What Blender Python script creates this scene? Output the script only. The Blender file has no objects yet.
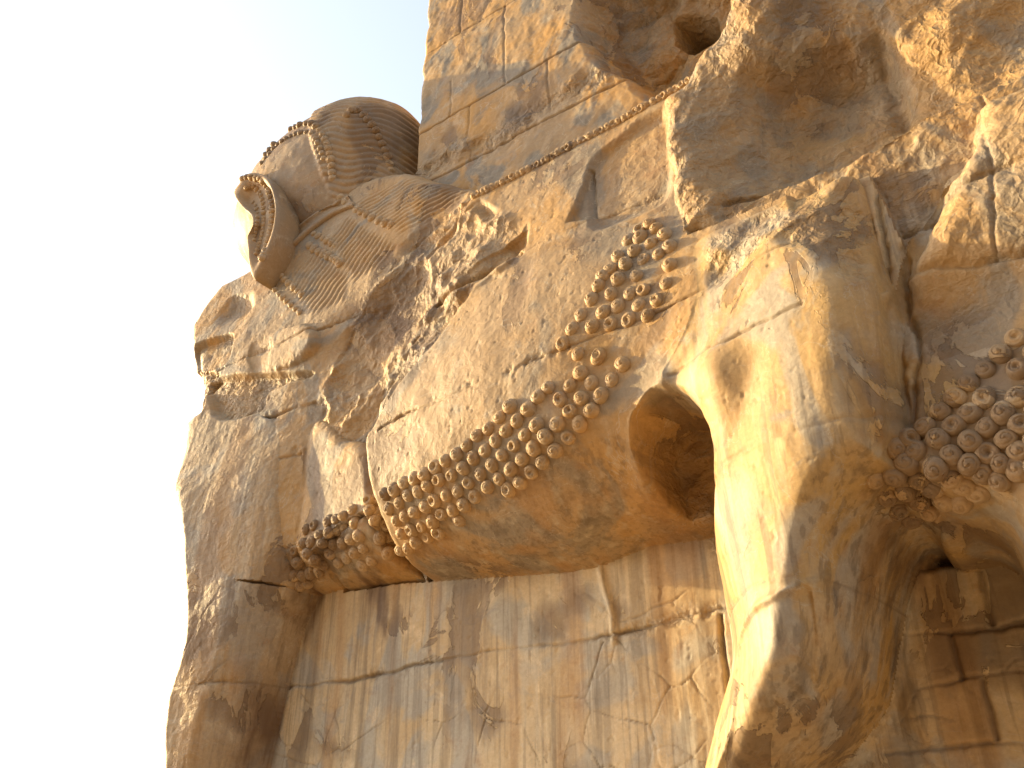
import bpy, math
import numpy as np
from mathutils import Vector, Matrix
from mathutils.bvhtree import BVHTree

scene = bpy.context.scene
R = math.radians
# ------------------------------------------------------------------ camera
FPX = 900.0; PITCH = R(30); CAM = np.array([0.0, -4.5, 1.6])
cd = bpy.data.cameras.new('camera'); cam = bpy.data.objects.new('camera', cd)
scene.collection.objects.link(cam); scene.camera = cam
cd.sensor_width = 36; cd.lens = 36 * FPX / 1024; cd.clip_end = 5000; cd.clip_start = 0.05
cam.location = CAM
HEAD = 36.0                                   # degrees turned left of the wall's normal
cam.rotation_euler = (R(90) + PITCH, 0, R(HEAD))
# ------------------------------------------------------------------ light
SUN_AZ = 9.0       # degrees the sun stands out from the wall's plane, seen from the front of the bull
SUN_EL = 14.0
to_sun = Vector((-math.cos(R(SUN_AZ)) * math.cos(R(SUN_EL)), -math.sin(R(SUN_AZ)) * math.cos(R(SUN_EL)), math.sin(R(SUN_EL))))
w = bpy.data.worlds.new('World'); scene.world = w; w.use_nodes = True
nt = w.node_tree; bg = nt.nodes['Background']
sky = nt.nodes.new('ShaderNodeTexSky'); sky.sky_type = 'NISHITA'; sky.sun_disc = False
sky.sun_elevation = R(SUN_EL); sky.sun_rotation = math.atan2(to_sun.x, to_sun.y)
sky.air_density = 1.0; sky.dust_density = 4.0; sky.ozone_density = 1.0
hz_ = nt.nodes.new('ShaderNodeMix'); hz_.data_type = 'RGBA'; hz_.blend_type = 'ADD'; hz_.inputs[0].default_value = 1.0     # milky evening haze over the whole sky
hz_.inputs[7].default_value = (.9, 1.05, 1.25, 1); hs_ = nt.nodes.new('ShaderNodeHueSaturation'); hs_.inputs['Saturation'].default_value = .62; nt.links.new(sky.outputs[0], hs_.inputs['Color']); nt.links.new(hs_.outputs[0], hz_.inputs[6])
nt.links.new(hz_.outputs[2], bg.inputs[0]); bg.inputs[1].default_value = 0.15
sl = bpy.data.lights.new('sun', 'SUN'); sl.energy = 4.2; sl.angle = R(0.6); sl.color = (1.0, 0.74, 0.35)
so = bpy.data.objects.new('sun', sl); scene.collection.objects.link(so)
so.rotation_euler = to_sun.to_track_quat('Z', 'Y').to_euler(); so.location = to_sun * 50
scene.view_settings.view_transform = 'Standard'; scene.view_settings.look = 'None'
scene.view_settings.exposure = 1.2; scene.view_settings.gamma = 1
scene.view_settings.use_curve_mapping = False

# ------------------------------------------------------------------ measuring helpers
hh = np.array([-math.sin(R(HEAD)), math.cos(R(HEAD)), 0.0]); rr = np.array([math.cos(R(HEAD)), math.sin(R(HEAD)), 0.0])
UP = np.array([0, 0, 1.0])
fw = hh * math.cos(PITCH) + UP * math.sin(PITCH); up = -hh * math.sin(PITCH) + UP * math.cos(PITCH)
def ray(px, py):
    v = fw + rr * ((px - 512) / FPX) + up * ((384 - py) / FPX)
    return v / np.linalg.norm(v)
def at(px, py, d):
    """surveyed point: the photo's (px,py) at d metres in front of the wall face -> (X, Z)"""
    v = ray(px, py); t = (-d - CAM[1]) / v[1]
    return (CAM[0] + v[0] * t, CAM[2] + v[2] * t)
def pts(L, d):
    return np.array([at(a, b, d) for a, b in L])

# ------------------------------------------------------------------ noise
rng = np.random.default_rng(7)
TAB = rng.random((8, 256, 256)).astype(np.float32)
def vnoise(x, z, seed=0):
    T = TAB[seed % 8]; o = (seed * 37) % 251
    xi = np.floor(x).astype(np.int64); zi = np.floor(z).astype(np.int64)
    fx = x - xi; fz = z - zi; fx = fx * fx * fx * (fx * (fx * 6 - 15) + 10); fz = fz * fz * fz * (fz * (fz * 6 - 15) + 10)
    x0 = (xi + o) & 255; x1 = (xi + 1 + o) & 255; z0 = (zi + 2 * o) & 255; z1 = (zi + 1 + 2 * o) & 255
    a = T[x0, z0] * (1 - fx) + T[x1, z0] * fx; b = T[x0, z1] * (1 - fx) + T[x1, z1] * fx
    return (a * (1 - fz) + b * fz) * 2 - 1
def fbm(x, z, scale, octv=5, seed=0, gain=0.5):
    s = 0; a = 1.0; f = scale; t = 0
    for k in range(octv):
        s = s + a * vnoise(x * f + 13.7 * k, z * f - 7.1 * k, seed + k); t += a; a *= gain; f *= 2.03
    return s / t
def facets(x, z, scale, seed, tilt=0.9, shear=0.45):
    """fractured stone: every cell is a tilted plane"""
    x = x + 0.22 / scale * vnoise(x * scale * 1.7, z * scale * 1.7, seed + 3); z = z + 0.22 / scale * vnoise(x * scale * 1.9, z * scale * 1.9, seed + 5)
    u = (x + shear * z) * scale; v = (z - shear * x) * scale * 1.5
    ui = np.floor(u).astype(np.int64); vi = np.floor(v).astype(np.int64)
    out = np.full(u.shape, 9e9)
    A, B, C_, D_, E_ = (TAB[(seed + k) % 8] for k in range(5))
    for du in (-1, 0, 1):
        for dv in (-1, 0, 1):
            cu = ui + du; cv = vi + dv; i = (cu + 11 * seed) & 255; j = (cv + 5 * seed) & 255
            su = cu + A[i, j]; sv = cv + B[i, j]
            h = .45 * (C_[i, j] * 2 - 1) + tilt * ((D_[i, j] * 2 - 1) * (u - su) + (E_[i, j] * 2 - 1) * (v - sv)) + .75 * ((u - su) ** 2 + (v - sv) ** 2)
            out = np.minimum(out, h)                      # shell-shaped breaks meeting in sharp arrises
    return out * 1.6 + .1
def blur(a, n):
    for _ in range(n):
        p = np.pad(a, 1, mode='edge')
        a = (p[1:-1, 1:-1] * 4 + p[:-2, 1:-1] * 2 + p[2:, 1:-1] * 2 + p[1:-1, :-2] * 2 + p[1:-1, 2:] * 2 + p[:-2, :-2] + p[2:, 2:] + p[:-2, 2:] + p[2:, :-2]) / 16
    return a
def sstep(a, b, x):
    t = np.clip((x - a) / (b - a), 0, 1); return t * t * (3 - 2 * t)
def seg_dist(X, Z, P, closed):
    best = np.full(X.shape, 9e9); n = len(P)
    for i in range(n if closed else n - 1):
        a = P[i]; b = P[(i + 1) % n]; ab = b - a; L = ab @ ab + 1e-12
        t = np.clip(((X - a[0]) * ab[0] + (Z - a[1]) * ab[1]) / L, 0, 1)
        best = np.minimum(best, (X - a[0] - t * ab[0]) ** 2 + (Z - a[1] - t * ab[1]) ** 2)
    return np.sqrt(best)
def sdf(X, Z, P):
    """positive inside"""
    d = seg_dist(X, Z, P, True); ins = np.zeros(X.shape, bool); n = len(P)
    for i in range(n):
        a = P[i]; b = P[(i + 1) % n]
        if a[1] == b[1]: continue
        c = ((a[1] > Z) != (b[1] > Z)) & (X < (b[0] - a[0]) * (Z - a[1]) / (b[1] - a[1]) + a[0]); ins ^= c
    return np.where(ins, d, -d)
def smooth_line(P, n=8, closed=False):
    """Catmull-Rom"""
    P = np.asarray(P, float); m = len(P); out = []
    for i in range(m if closed else m - 1):
        g = lambda k: P[k % m] if closed else P[min(max(k, 0), m - 1)]
        p0, p1, p2, p3 = g(i - 1), g(i), g(i + 1), g(i + 2)
        for t in np.linspace(0, 1, n, endpoint=False):
            out.append(0.5 * ((2 * p1) + (-p0 + p2) * t + (2 * p0 - 5 * p1 + 4 * p2 - p3) * t * t + (-p0 + 3 * p1 - 3 * p2 + p3) * t ** 3))
    if not closed: out.append(P[-1])
    return np.array(out)
def tps(ctrl, X, Z):
    """thin plate through surveyed depths [(px,py,d)...]"""
    q = np.array([at(a, b, d) for a, b, d in ctrl]); v = np.array([c[2] for c in ctrl]); n = len(q)
    U = lambda r2: 0.5 * r2 * np.log(r2 + 1e-9)
    K = U(((q[:, None] - q[None]) ** 2).sum(-1)) + 0.02 * np.eye(n)
    Pm = np.c_[np.ones(n), q]; A = np.block([[K, Pm], [Pm.T, np.zeros((3, 3))]])
    c = np.linalg.solve(A, np.r_[v, 0, 0, 0])
    s = c[n] + c[n + 1] * X + c[n + 2] * Z
    for i in range(n): s = s + c[i] * U((X - q[i, 0]) ** 2 + (Z - q[i, 1]) ** 2)
    return np.clip(s, v.min() - 0.15, v.max() + 0.15)
def rnd(s, r):
    t = np.clip(s / r, 0, 1); return np.sqrt(np.clip(1 - (1 - t) ** 2, 0, 1))

# ------------------------------------------------------------------ the carved side of the gate as one surveyed relief
xs = np.r_[np.arange(-7.6, 0.45, 0.008), np.arange(0.45, 2.2, 0.03)]
zs = np.r_[np.arange(-0.05, 1.9, 0.04), np.arange(1.9, 7.9, 0.008)]
X, Z = np.meshgrid(xs, zs)                              # rows = z
BACK = -1.7
w1 = fbm(X, Z, 1.4, 2, 1); w1f = fbm(X, Z, 1.6, 5, 1); w2 = fbm(X, Z, 5.0, 5, 2); w3 = fbm(X, Z, 22.0, 4, 4)
rag = 0.05 * w1f + 0.025 * w2 + 0.008 * w3               # ragged offset for broken edges
LAB = np.zeros(X.shape, np.int8)                        # part labels
ROUGH = np.zeros(X.shape, np.float32); JOINT = np.zeros(X.shape, np.float32); STREAK = np.zeros(X.shape, np.float32); STAIN_SHADE = np.zeros(X.shape, np.float32)
NONE, WALL, CHEST, FORELEG, BODY, LEG, HAUNCH, WING, BLOCK = 0, 1, 2, 3, 4, 5, 6, 7, 8
CRACK = facets(X, Z, 1.8, 1) * 0.70 + facets(X, Z, 4.5, 2) * 0.26 + facets(X, Z, 13.0, 3) * 0.06 
CRACK = blur(CRACK, 1)

# lower wall -----------------------------------------------------------
D = np.full(X.shape, BACK)
wall_top = 5.2
inw = sdf(X, Z, np.array([(-5.6, -3), (-5.6, wall_top), (3.5, wall_top), (3.5, -3)]))
D = np.where(inw > 0, 0.0 + 0.012 * w1 + 0.004 * w2, D); LAB[inw > 0] = WALL
STREAK[inw > 0] = 1.0
def layer(P, surf, r, label, ragged=0.0, rough=0.0, streak=0.0, thr=0.5):
    global D
    s = sdf(X, Z, np.asarray(P)) + ragged * rag
    e = rnd(s, r)
    new = D + (surf - D) * e
    D = np.where(s > 0, new, D)
    m = s > 0.0
    LAB[m] = label; k = sstep(0, 0.05, s)
    ROUGH[:] = ROUGH * (1 - k) + rough * k; STREAK[:] = STREAK * (1 - k) + streak * k
    return s
def srf(px, py):
    v = ray(px, py); t = np.arange(3.0, 16.0, .012); q = CAM[None] + v[None] * t[:, None]
    j = np.clip(np.searchsorted(xs, q[:, 0]), 0, len(xs) - 1); i = np.clip(np.searchsorted(zs, q[:, 2]), 0, len(zs) - 1)
    h = np.nonzero((-q[:, 1] <= D[i, j]) & (q[:, 0] > xs[0]) & (q[:, 0] < xs[-1]) & (q[:, 2] < zs[-1]))[0]
    return (q[h[0], 0], q[h[0], 2]) if len(h) else at(px, py, .4)
def spts(L): return np.array([srf(a, b) for a, b in L])
def ridge(L, d, wdt, h, n=6, power=2, rug=0.0, jt=0.0, taper=False):
    """raised cord (h>0) or cut (h<0) along a surveyed line"""
    global D
    Q = spts(L) if d is None else pts(L, d); P = smooth_line(Q, n) if n else Q
    if rug: P = P + rug * np.c_[vnoise(P[:, 0] * 9, P[:, 1] * 9, 3), vnoise(P[:, 0] * 9, P[:, 1] * 9, 4)]
    m = 4 * wdt + 0.02
    i0, i1 = np.searchsorted(zs, (P[:, 1].min() - m, P[:, 1].max() + m)); j0, j1 = np.searchsorted(xs, (P[:, 0].min() - m, P[:, 0].max() + m))
    sl_ = np.s_[i0:i1, j0:j1]
    q = seg_dist(X[sl_] + 0.012 * w3[sl_] * (1 if rug else 0), Z[sl_] + 0.012 * w2[sl_] * (1 if rug else 0), P, False)
    g = np.exp(-(q / wdt) ** power)
    D[sl_] += h * g
    if jt: JOINT[sl_] = np.maximum(JOINT[sl_], jt * g)
def bump(px, py, d, rx, rz, h, rot=0.0, power=2):
    """swelling or hollow"""
    global D
    c = at(px, py, d); a = R(rot); u = (X - c[0]) * math.cos(a) + (Z - c[1]) * math.sin(a); v = -(X - c[0]) * math.sin(a) + (Z - c[1]) * math.cos(a)
    D += h * np.exp(-(((u / rx) ** 2 + (v / rz) ** 2) ** (power / 2)))

# broken core between chest and body -----------------------------------
core = [(-5.75, 3.6), (-6.2, 4.5), (-6.3, 6.0), (-6.0, 6.9), (-4.9, 7.3), (-4.35, 7.3), (-3.0, 6.6), (-1.0, 6.15), (-1.0, 3.6)]
layer(core, 0.30 + 0.09 * CRACK, 0.35, CHEST, 0.6, 0.5)

# chest, neck and hair ---------------------------------------------------
chest = np.r_[pts([(262, 255), (232, 275), (206, 315), (192, 352), (194, 392), (200, 418), (198, 438), (196, 480), (198, 540)], 0.15),
              pts([(300, 545), (318, 470), (322, 400), (350, 330), (395, 260), (440, 215), (470, 192), (440, 160), (400, 130), (330, 160), (290, 215)], 0.35)]
sc = tps([(230, 320, .40), (215, 400, .46), (205, 470, .52), (205, 530, .54), (270, 300, .38), (260, 400, .42), (260, 500, .46), (290, 530, .38),
          (330, 330, .35), (360, 260, .32), (420, 210, .3), (300, 240, .3), (380, 180, .2), (310, 420, .35)], X, Z)
s_chest = layer(smooth_line(chest, 5, True), sc + 0.03 * w1 + 0.004 * w2, 0.42, CHEST, 0.25, 0.15)
# foreleg
fl = np.r_[pts([(290, 430), (210, 425), (206, 450), (205, 500), (206, 560), (206, 640), (204, 664), (194, 694), (188, 730), (186, 775), (186, 860), (186, 1000)], 0.2),
           pts([(245, 1000), (252, 830), (262, 775), (282, 690), (300, 625), (314, 590), (314, 520)], 0.05)]
flr = np.array(fl)
s_fl = layer(smooth_line(flr, 5, True), sc + (0.58 - .16 * (X + 5.9) - sc) * sstep(0, .9, at(230, 440, .4)[1] - Z) + 0.02 * w1 + 0.003 * w2, 0.26, FORELEG, 0.1, 0.15, 0.8)
# recessed dark flank behind the foreleg: the return of the leg, pitted
# hollows and broken edges of the breast
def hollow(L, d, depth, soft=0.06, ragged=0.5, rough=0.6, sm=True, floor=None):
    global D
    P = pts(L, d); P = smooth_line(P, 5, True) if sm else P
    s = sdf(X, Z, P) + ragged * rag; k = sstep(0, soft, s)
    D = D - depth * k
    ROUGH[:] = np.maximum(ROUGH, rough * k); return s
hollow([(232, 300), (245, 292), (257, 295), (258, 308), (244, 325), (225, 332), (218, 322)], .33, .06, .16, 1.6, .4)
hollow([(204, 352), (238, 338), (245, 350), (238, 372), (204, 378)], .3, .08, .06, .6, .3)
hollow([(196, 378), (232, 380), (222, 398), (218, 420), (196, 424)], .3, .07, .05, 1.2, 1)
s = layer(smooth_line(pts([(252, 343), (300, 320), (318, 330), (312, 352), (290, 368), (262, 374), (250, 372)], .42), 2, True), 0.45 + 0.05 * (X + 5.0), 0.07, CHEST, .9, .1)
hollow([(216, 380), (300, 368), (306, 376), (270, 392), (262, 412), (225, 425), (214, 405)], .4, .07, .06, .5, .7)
# lit flank behind foreleg, in front of body
s = layer(smooth_line(pts([(296, 560), (303, 500), (306, 450), (318, 420), (345, 440), (372, 450), (380, 530), (340, 560)], .35), 4, True), 0.36 + 0.10 * (X + 4.9) , 0.10, BODY, 0.3, .1)

# body barrel ---------------------------------------------------------------
belly = pts([(286, 596), (300, 598), (345, 592), (400, 583), (450, 580), (500, 577), (560, 572), (600, 566), (625, 556), (650, 546), (700, 540)], 0.0)
b_hi = pts([(725, 520)], .3)
left = pts([(352, 560), (352, 500), (350, 440), (362, 395), (390, 350), (412, 305), (410, 250), (435, 222), (462, 198)], 0.72)
top = np.array([(-3.3, 6.2), (-2.4, 6.22), (-1.4, 6.22), (-0.9, 6.2), (-0.9, 4.0)])
flank = pts([(286, 575), (292, 545), (320, 520), (350, 505)], .55)
Pb = np.r_[belly, b_hi, top[::-1][:0], np.array([(-0.8, 4.0), (-0.9, 6.2), (-2.4, 6.22), (-3.25, 6.2)]), left[::-1][1:-3][:0], left[::-1][1:], flank[::-1]]
bl = np.interp(X, belly[:, 0], belly[:, 1])
surf = tps([(310, 560, .52), (340, 540, .55), (380, 520, .62), (400, 450, .70), (450, 400, .76), (520, 330, .79), (600, 280, .78), (560, 430, .76), (480, 500, .68),
            (440, 340, .70), (440, 270, .64), (520, 210, .62), (620, 150, .62), (660, 200, .68), (620, 380, .76), (660, 320, .80), (690, 330, .86), (600, 500, .62), (690, 480, .66)], X, Z)
s_body_full = sdf(X, Z, Pb)
sb = s_body_full + 0.35 * rag * sstep(0.1, 0.6, Z - bl)
under = rnd(Z - bl, 0.62)                                # round underside
side = rnd(sb, 0.10)
k = (sb > 0) & (Z > bl)
base = np.maximum(D, 0.0)
newd = surf + 0.018 * w1 + 0.004 * w2
newd = np.where(Z - bl < 0.62, 0.0 + newd * under, newd)
D = np.where(k, np.maximum(base + (newd - base) * side, np.minimum(newd, D)), D)
LAB[k] = BODY; ROUGH[k] = 0.10; STREAK[k] = 0.25
STREAK[k & (Z - bl < 0.4)] = 1.0
# smaller front part of the belly steps back along a vertical break
s = sdf(X, Z, pts([(280, 620), (280, 520), (362, 440), (368, 500), (376, 545), (390, 600)], .55))
D = np.where((s > 0) & k, D - 0.10 * sstep(0, .05, s), D)
# broken crest of the shoulder, top left of the body
s = sdf(X, Z, pts([(405, 245), (470, 190), (530, 215), (525, 245), (470, 290), (440, 330), (400, 380), (368, 430), (350, 440), (380, 350), (412, 300)], .7)) + .8 * rag
kk = sstep(0, .08, s); D = D + kk * (0.07 * CRACK - 0.03); ROUGH = np.maximum(ROUGH, .5 * kk)
if 1:
    ch_ = np.abs(vnoise((X - .25 * Z) * 7, Z * 1.3, 5)) ; q_ = sdf(X, Z, pts([(425, 300), (440, 250), (520, 230), (500, 280)], .72)); D = D - .03 * sstep(0, .08, q_) * ch_
s = sdf(X, Z, pts([(425, 270), (470, 235), (525, 245), (500, 275), (455, 300), (430, 300)], .7)) + .4 * rag
kk = sstep(0, .09, s); D = D + kk * 0.05
ridge([(428, 303), (450, 288), (485, 270), (520, 248)], .7, .02, -.05, 4, 2, .03)
# flat notch in the upper body
hollow([(562, 226), (582, 160), (590, 160), (598, 215), (585, 222)], .68, .04, .03, .6, 0, False)
# plane breaks in body
hollow([(590, 230), (582, 160), (660, 100), (676, 150), (672, 200), (640, 220)], .66, .05, .09, .6, .2)

# groin arch ----------------------------------------------------------------
s = sdf(X, Z, smooth_line(pts([(674, 396), (700, 400), (730, 440), (740, 500), (740, 560), (700, 552), (668, 545), (655, 520), (640, 490), (634, 455), (640, 425), (655, 405)], .62), 5, True)) + .8 * rag
kk = sstep(0, .06, s); D = D * (1 - kk) + np.minimum(D, 0.20 + .03 * w2 + 0.08 * CRACK) * kk; STREAK = np.maximum(STREAK * (1 - kk), 0)
ROUGH = np.maximum(ROUGH, .5 * kk); LAB[(s > 0.01) & (LAB == BODY)] = BODY
ridge([(700, 350), (668, 385), (640, 415), (628, 440), (620, 470)], .74, .05, .035)
ridge([(598, 566), (602, 585), (610, 612), (612, 640)], .03, .02, .025, 5)

# haunch and hind leg --------------------------------------------------------
s = sdf(X, Z, pts([(720, 240), (740, 120), (1060, 60), (1060, 480), (885, 470), (860, 420)], .70)); k_ = sstep(0, .1, s); D = D + np.maximum(0, .76 + .02 * w1 - D) * k_
leg = np.r_[pts([(664, 372), (676, 392), (691, 412), (680, 450), (664, 520), (664, 588), (667, 640), (647, 700), (626, 775), (610, 860), (580, 1100)], .80),
            pts([(770, 1100), (770, 830), (800, 775), (832, 735), (862, 690), (876, 620), (886, 570), (908, 530)], .42), pts([(915, 500), (925, 460), (915, 430), (896, 370), (893, 300), (870, 230), (850, 168),
                 (800, 190), (735, 215), (700, 228), (688, 245), (694, 290), (680, 335)], .86)]
ls = tps([(740, 300, .93), (710, 380, .90), (712, 260, .84), (800, 250, 1.0), (850, 220, .96), (865, 350, 1.05), (800, 380, 1.03), (760, 450, .95), (850, 480, .98), (740, 560, .84), (800, 600, .97),
          (870, 600, .86), (722, 650, .66), (760, 650, .86), (815, 660, .96), (835, 720, .94), (870, 680, .80), (885, 520, .78), (740, 765, .76), (790, 765, .92), (700, 340, .86)], X, Z)
s_leg = sdf(X, Z, smooth_line(leg, 4, True)) + .10 * rag
zl = at(760, 560, .9)[1]
rl = 0.27 + 0.22 * sstep(0.0, 0.9, 3.6 - Z)
leftP = smooth_line(pts([(682, 240), (672, 335), (664, 372), (676, 392), (685, 412), (680, 450), (664, 520), (664, 588), (667, 640), (647, 700), (626, 775), (610, 860), (580, 1100)], .80), 4)
s_left = seg_dist(X, Z, leftP, False)
e = np.where(Z < 3.7, rnd(s_left, rl) * rnd(s_leg, .24 + 0 * rl), rnd(s_leg, rl)); kz = sstep(3.3, 3.9, Z); e = rnd(s_left, rl) * rnd(s_leg, .24) * (1 - kz) + rnd(s_leg, rl) * kz
# against the body the haunch only swells; against the wall it stands free
bot = D
newl = ls + .012 * w1
D = np.where(s_leg > 0, bot + (newl - bot) * e, D)
m = s_leg > 0
LAB[m & (Z > 3.35)] = HAUNCH; LAB[m & (Z <= 3.35)] = LEG; ROUGH[m] = .05; STREAK[m] = .35; STREAK[m & (Z < 3.6)] = .8
bump(710, 376, .9, .14, .18, .065)                       # stifle knob
bump(748, 400, .92, .10, .24, -.025, -28)                 # hollow beside it
bump(800, 470, .95, .20, .34, .03, 10)
ridge([(860, 575), (820, 583), (780, 594), (757, 608), (742, 632), (737, 665), (736, 695), (731, 730), (718, 768)], None, .018, .022, 8)
ridge([(915, 560), (902, 575), (897, 620), (887, 680), (866, 722), (846, 765)], None, .022, .05, 6)
ridge([(905, 565), (890, 600), (878, 650), (872, 690), (850, 730)], None, .012, -.035, 6)
ridge([(838, 590), (845, 630), (835, 668), (842, 700), (860, 706), (868, 690)], None, .010, -.035, 6)
ridge([(808, 590), (815, 640), (812, 690)], None, .012, -.035, 6)
ridge([(800, 600), (790, 650), (795, 720), (790, 765)], None, .03, -.012, 6)
ridge([(828, 600), (826, 660), (830, 760)], None, .035, .035, 6)
ridge([(862, 578), (862, 640), (860, 695)], None, .008, -.02, 6)
bump(848, 672, .93, .06, .13, .035)
# broken upper haunch ledges
s = sdf(X, Z, pts([(692, 245), (700, 225), (740, 205), (800, 185), (850, 165), (872, 200), (885, 290), (862, 305), (840, 290), (770, 250), (730, 280), (700, 290)], .9)) + .8 * rag
kk = sstep(0, .08, s); D = D + kk * (0.06 * CRACK - .02); ROUGH = np.maximum(ROUGH, .55 * kk); LAB[(s > 0.03)] = HAUNCH

# right hand part: rump -------------------------------------------------------
ru = pts([(893, 440), (888, 330), (893, 290), (905, 240), (930, 195), (985, 150), (1060, 60), (1250, 60), (1250, 620), (1040, 568), (1003, 556), (985, 526), (962, 512), (938, 517), (915, 520), (895, 500), (885, 470)], .80)
rs = tps([(900, 480, .86), (960, 440, .84), (1010, 380, .86), (960, 330, .80), (1000, 250, .80), (910, 300, .72), (930, 400, .80), (1010, 520, .76), (1150, 400, .9), (960, 200, .74)], X, Z)
s_ru = sdf(X, Z, smooth_line(ru, 4, True)) + .15 * rag
e = rnd(s_ru, .10 + .12 * sstep(0, .4, 3.4 - Z))
D = np.where(s_ru > 0, np.where(s_leg > 0, np.maximum(D - .04, D + (rs - D) * e), D + (rs + .01 * w1 - D) * e), D)
LAB[s_ru > 0] = HAUNCH; ROUGH[(s_ru > 0)] = .08; STREAK[(s_ru > 0)] = .3
# dark hollow arch over the wall between the hind legs
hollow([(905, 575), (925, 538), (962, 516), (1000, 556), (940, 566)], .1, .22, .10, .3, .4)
# vertical cleft between haunch and rump
ridge([(868, 170), (876, 215), (884, 290), (893, 350), (905, 410), (912, 440)], .86, .014, -.035, 6, 2, .01)
ridge([(900, 240), (905, 300), (915, 350), (912, 400), (922, 436)], .82, .012, -.035, 6, 2, .01)

# broken masses above -----------------------------------------------------------
s_low = sdf(X, Z, pts([(690, 235), (675, 200), (676, 170), (1060, -30), (1060, 95), (950, 180), (905, 250), (870, 175), (780, 205)], .75))
kk = s_low + .3 * rag > 0
D = np.where(kk, np.minimum(np.maximum(D, .6), .74 + .04 * w1 + .05 * (CRACK)) * 1.0, D); LAB[kk] = BLOCK; ROUGH[kk] = .4
wing = np.r_[pts([(712, -40), (708, 8), (700, 35), (682, 68), (655, 92), (657, 140), (668, 178), (682, 226), (712, 222)], .80),
             pts([(760, 200), (850, 160), (910, 134), (955, 106), (1024, 78), (1150, 20), (1300, -200), (1200, -900), (800, -900)], .70)]
wsf = tps([(690, 120, .74), (700, 200, .78), (715, 40, .76), (760, 20, .80), (800, 100, .52), (850, 60, .55), (800, 150, .50), (900, 100, .50), (940, 40, .60), (1010, 20, .58), (1010, 70, .60), (1000, -60, .6), (1100, 0, .6), (850, 10, .66)], X, Z)
s_w = layer(wing, wsf + .05 * CRACK + .05 * w1, .20, WING, 1.0, .6)
D = np.where(s_w > 0, D - .10 * sstep(0.1, .35, sdf(X, Z, smooth_line(pts([(722, 90), (760, 55), (840, 25), (915, 20), (930, 70), (880, 130), (830, 150), (740, 160)], .6), 5, True))), D)
ridge([(880, 45), (890, 80), (900, 115)], .55, .06, -.08, 5)
bump(835, 72, .6, .14, .09, -.08)
# far right proud block with a crumbling lit edge
e_box = Z - at(960, 320, .85)[1]
D0 = D.copy()
s_e = layer(pts([(897, 300), (893, 262), (925, 205), (938, 172), (962, 140), (970, 98), (985, 88), (1024, 74), (1300, 0), (1300, 330), (1024, 330), (930, 345)], .95), .93 + .06 * (X + .4) + .035 * CRACK, .16, BLOCK, 1.1, .35)
fade = sstep(0, .45, e_box); D = D0 + (D - D0) * fade
# soften it downwards into the rump
ridge([(985, 90), (990, 170), (996, 230), (1002, 260)], None, .008, -.012, 5, 2, .03)
ridge([(900, 265), (960, 262), (1040, 245)], .9, .016, -.03, 5, 2, .02)

# masonry joints -----------------------------------------------------------------
def hjoint(z0, x0, x1, dep, wdt, ok, jt=1.0, wob=.03):
    global D
    q = np.abs(Z - z0 - wob * fbm(X, Z * 0 + z0, 3.0, 4, int(z0 * 10) % 7) - .006 * w3); m = (X > x0) & (X < x1) & ok
    br = np.clip(.55 + 1.1 * fbm(X, Z, 2.4, 4, int(z0 * 7) % 8), .0, 1.3); g = np.exp(-(q / (wdt * (.35 + .8 * br))) ** 2) * m * br; D = D - dep * g; JOINT[:] = np.maximum(JOINT, np.clip(jt * g, 0, 1))
    chip = np.exp(-(q / (wdt * 4.5)) ** 2) * m * sstep(.15, .45, w2 + .5 * w1); D = D - dep * .7 * chip; ROUGH[:] = np.maximum(ROUGH, .6 * chip)
def vjoint(x0, z0, z1, dep, wdt, ok, jt=1.0):
    global D
    q = np.abs(X - x0 - .012 * fbm(Z, Z * 0 + x0, 3.0, 4, 5) - .006 * w3); m = (Z > z0) & (Z < z1) & ok
    g = np.exp(-(q / wdt) ** 2) * m; D = D - dep * g; JOINT[:] = np.maximum(JOINT, jt * g)
isw = (LAB == WALL)
hjoint(2.94, -6, -.9, .022, .009, isw); hjoint(2.67, -1.2, 3, .05, .014, isw); hjoint(2.46, -1.2, 3, .06, .017, isw); hjoint(2.08, -6, 3, .03, .012, isw)
hjoint(2.20, -1.2, 3, .03, .012, isw); hjoint(1.2, -6, 3, .03, .02, isw)
for x0, a, b in ((-.72, 2.2, 2.46), (-.62, 2.67, 3.0), (-.35, 2.46, 2.67), (-.8, 2.46, 2.67), (-.50, 2.2, 2.46), (.1, 2.46, 2.67), (-.2, 2.67, 2.95), (-3.2, 1.2, 2.08), (-1.9, 2.08, 2.94)): vjoint(x0, a, b, .03, .012, isw, .8)
hjoint(2.76, -1.7, -.6, .010, .006, LAB == LEG); hjoint(2.93, -6.6, -4.5, .014, .008, LAB == FORELEG)
okb = (LAB == BODY) | (LAB == HAUNCH)
hjoint(4.36, -3.9, -.9, .022, .008, okb); hjoint(3.95, -1.7, -.9, .02, .010, LAB == HAUNCH); hjoint(5.3, -3.6, -1.5, .008, .007, LAB == BODY, .35)
hjoint(3.35, -1.9, -.6, .012, .02, m & ((LAB == LEG) | (LAB == HAUNCH)), .5)
hjoint(4.95, -1.3, 2, .04, .016, (LAB == WING) | (LAB == BLOCK)); hjoint(4.32, -.6, 2, .02, .012, (LAB == BLOCK) | (LAB == HAUNCH), .6)
hjoint(5.05, -6.6, -4.9, .03, .012, LAB == CHEST); hjoint(5.75, -6.9, -4.2, .02, .01, LAB == CHEST, .6); hjoint(4.60, -6.6, -5.0, .035, .02, LAB == CHEST)
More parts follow.
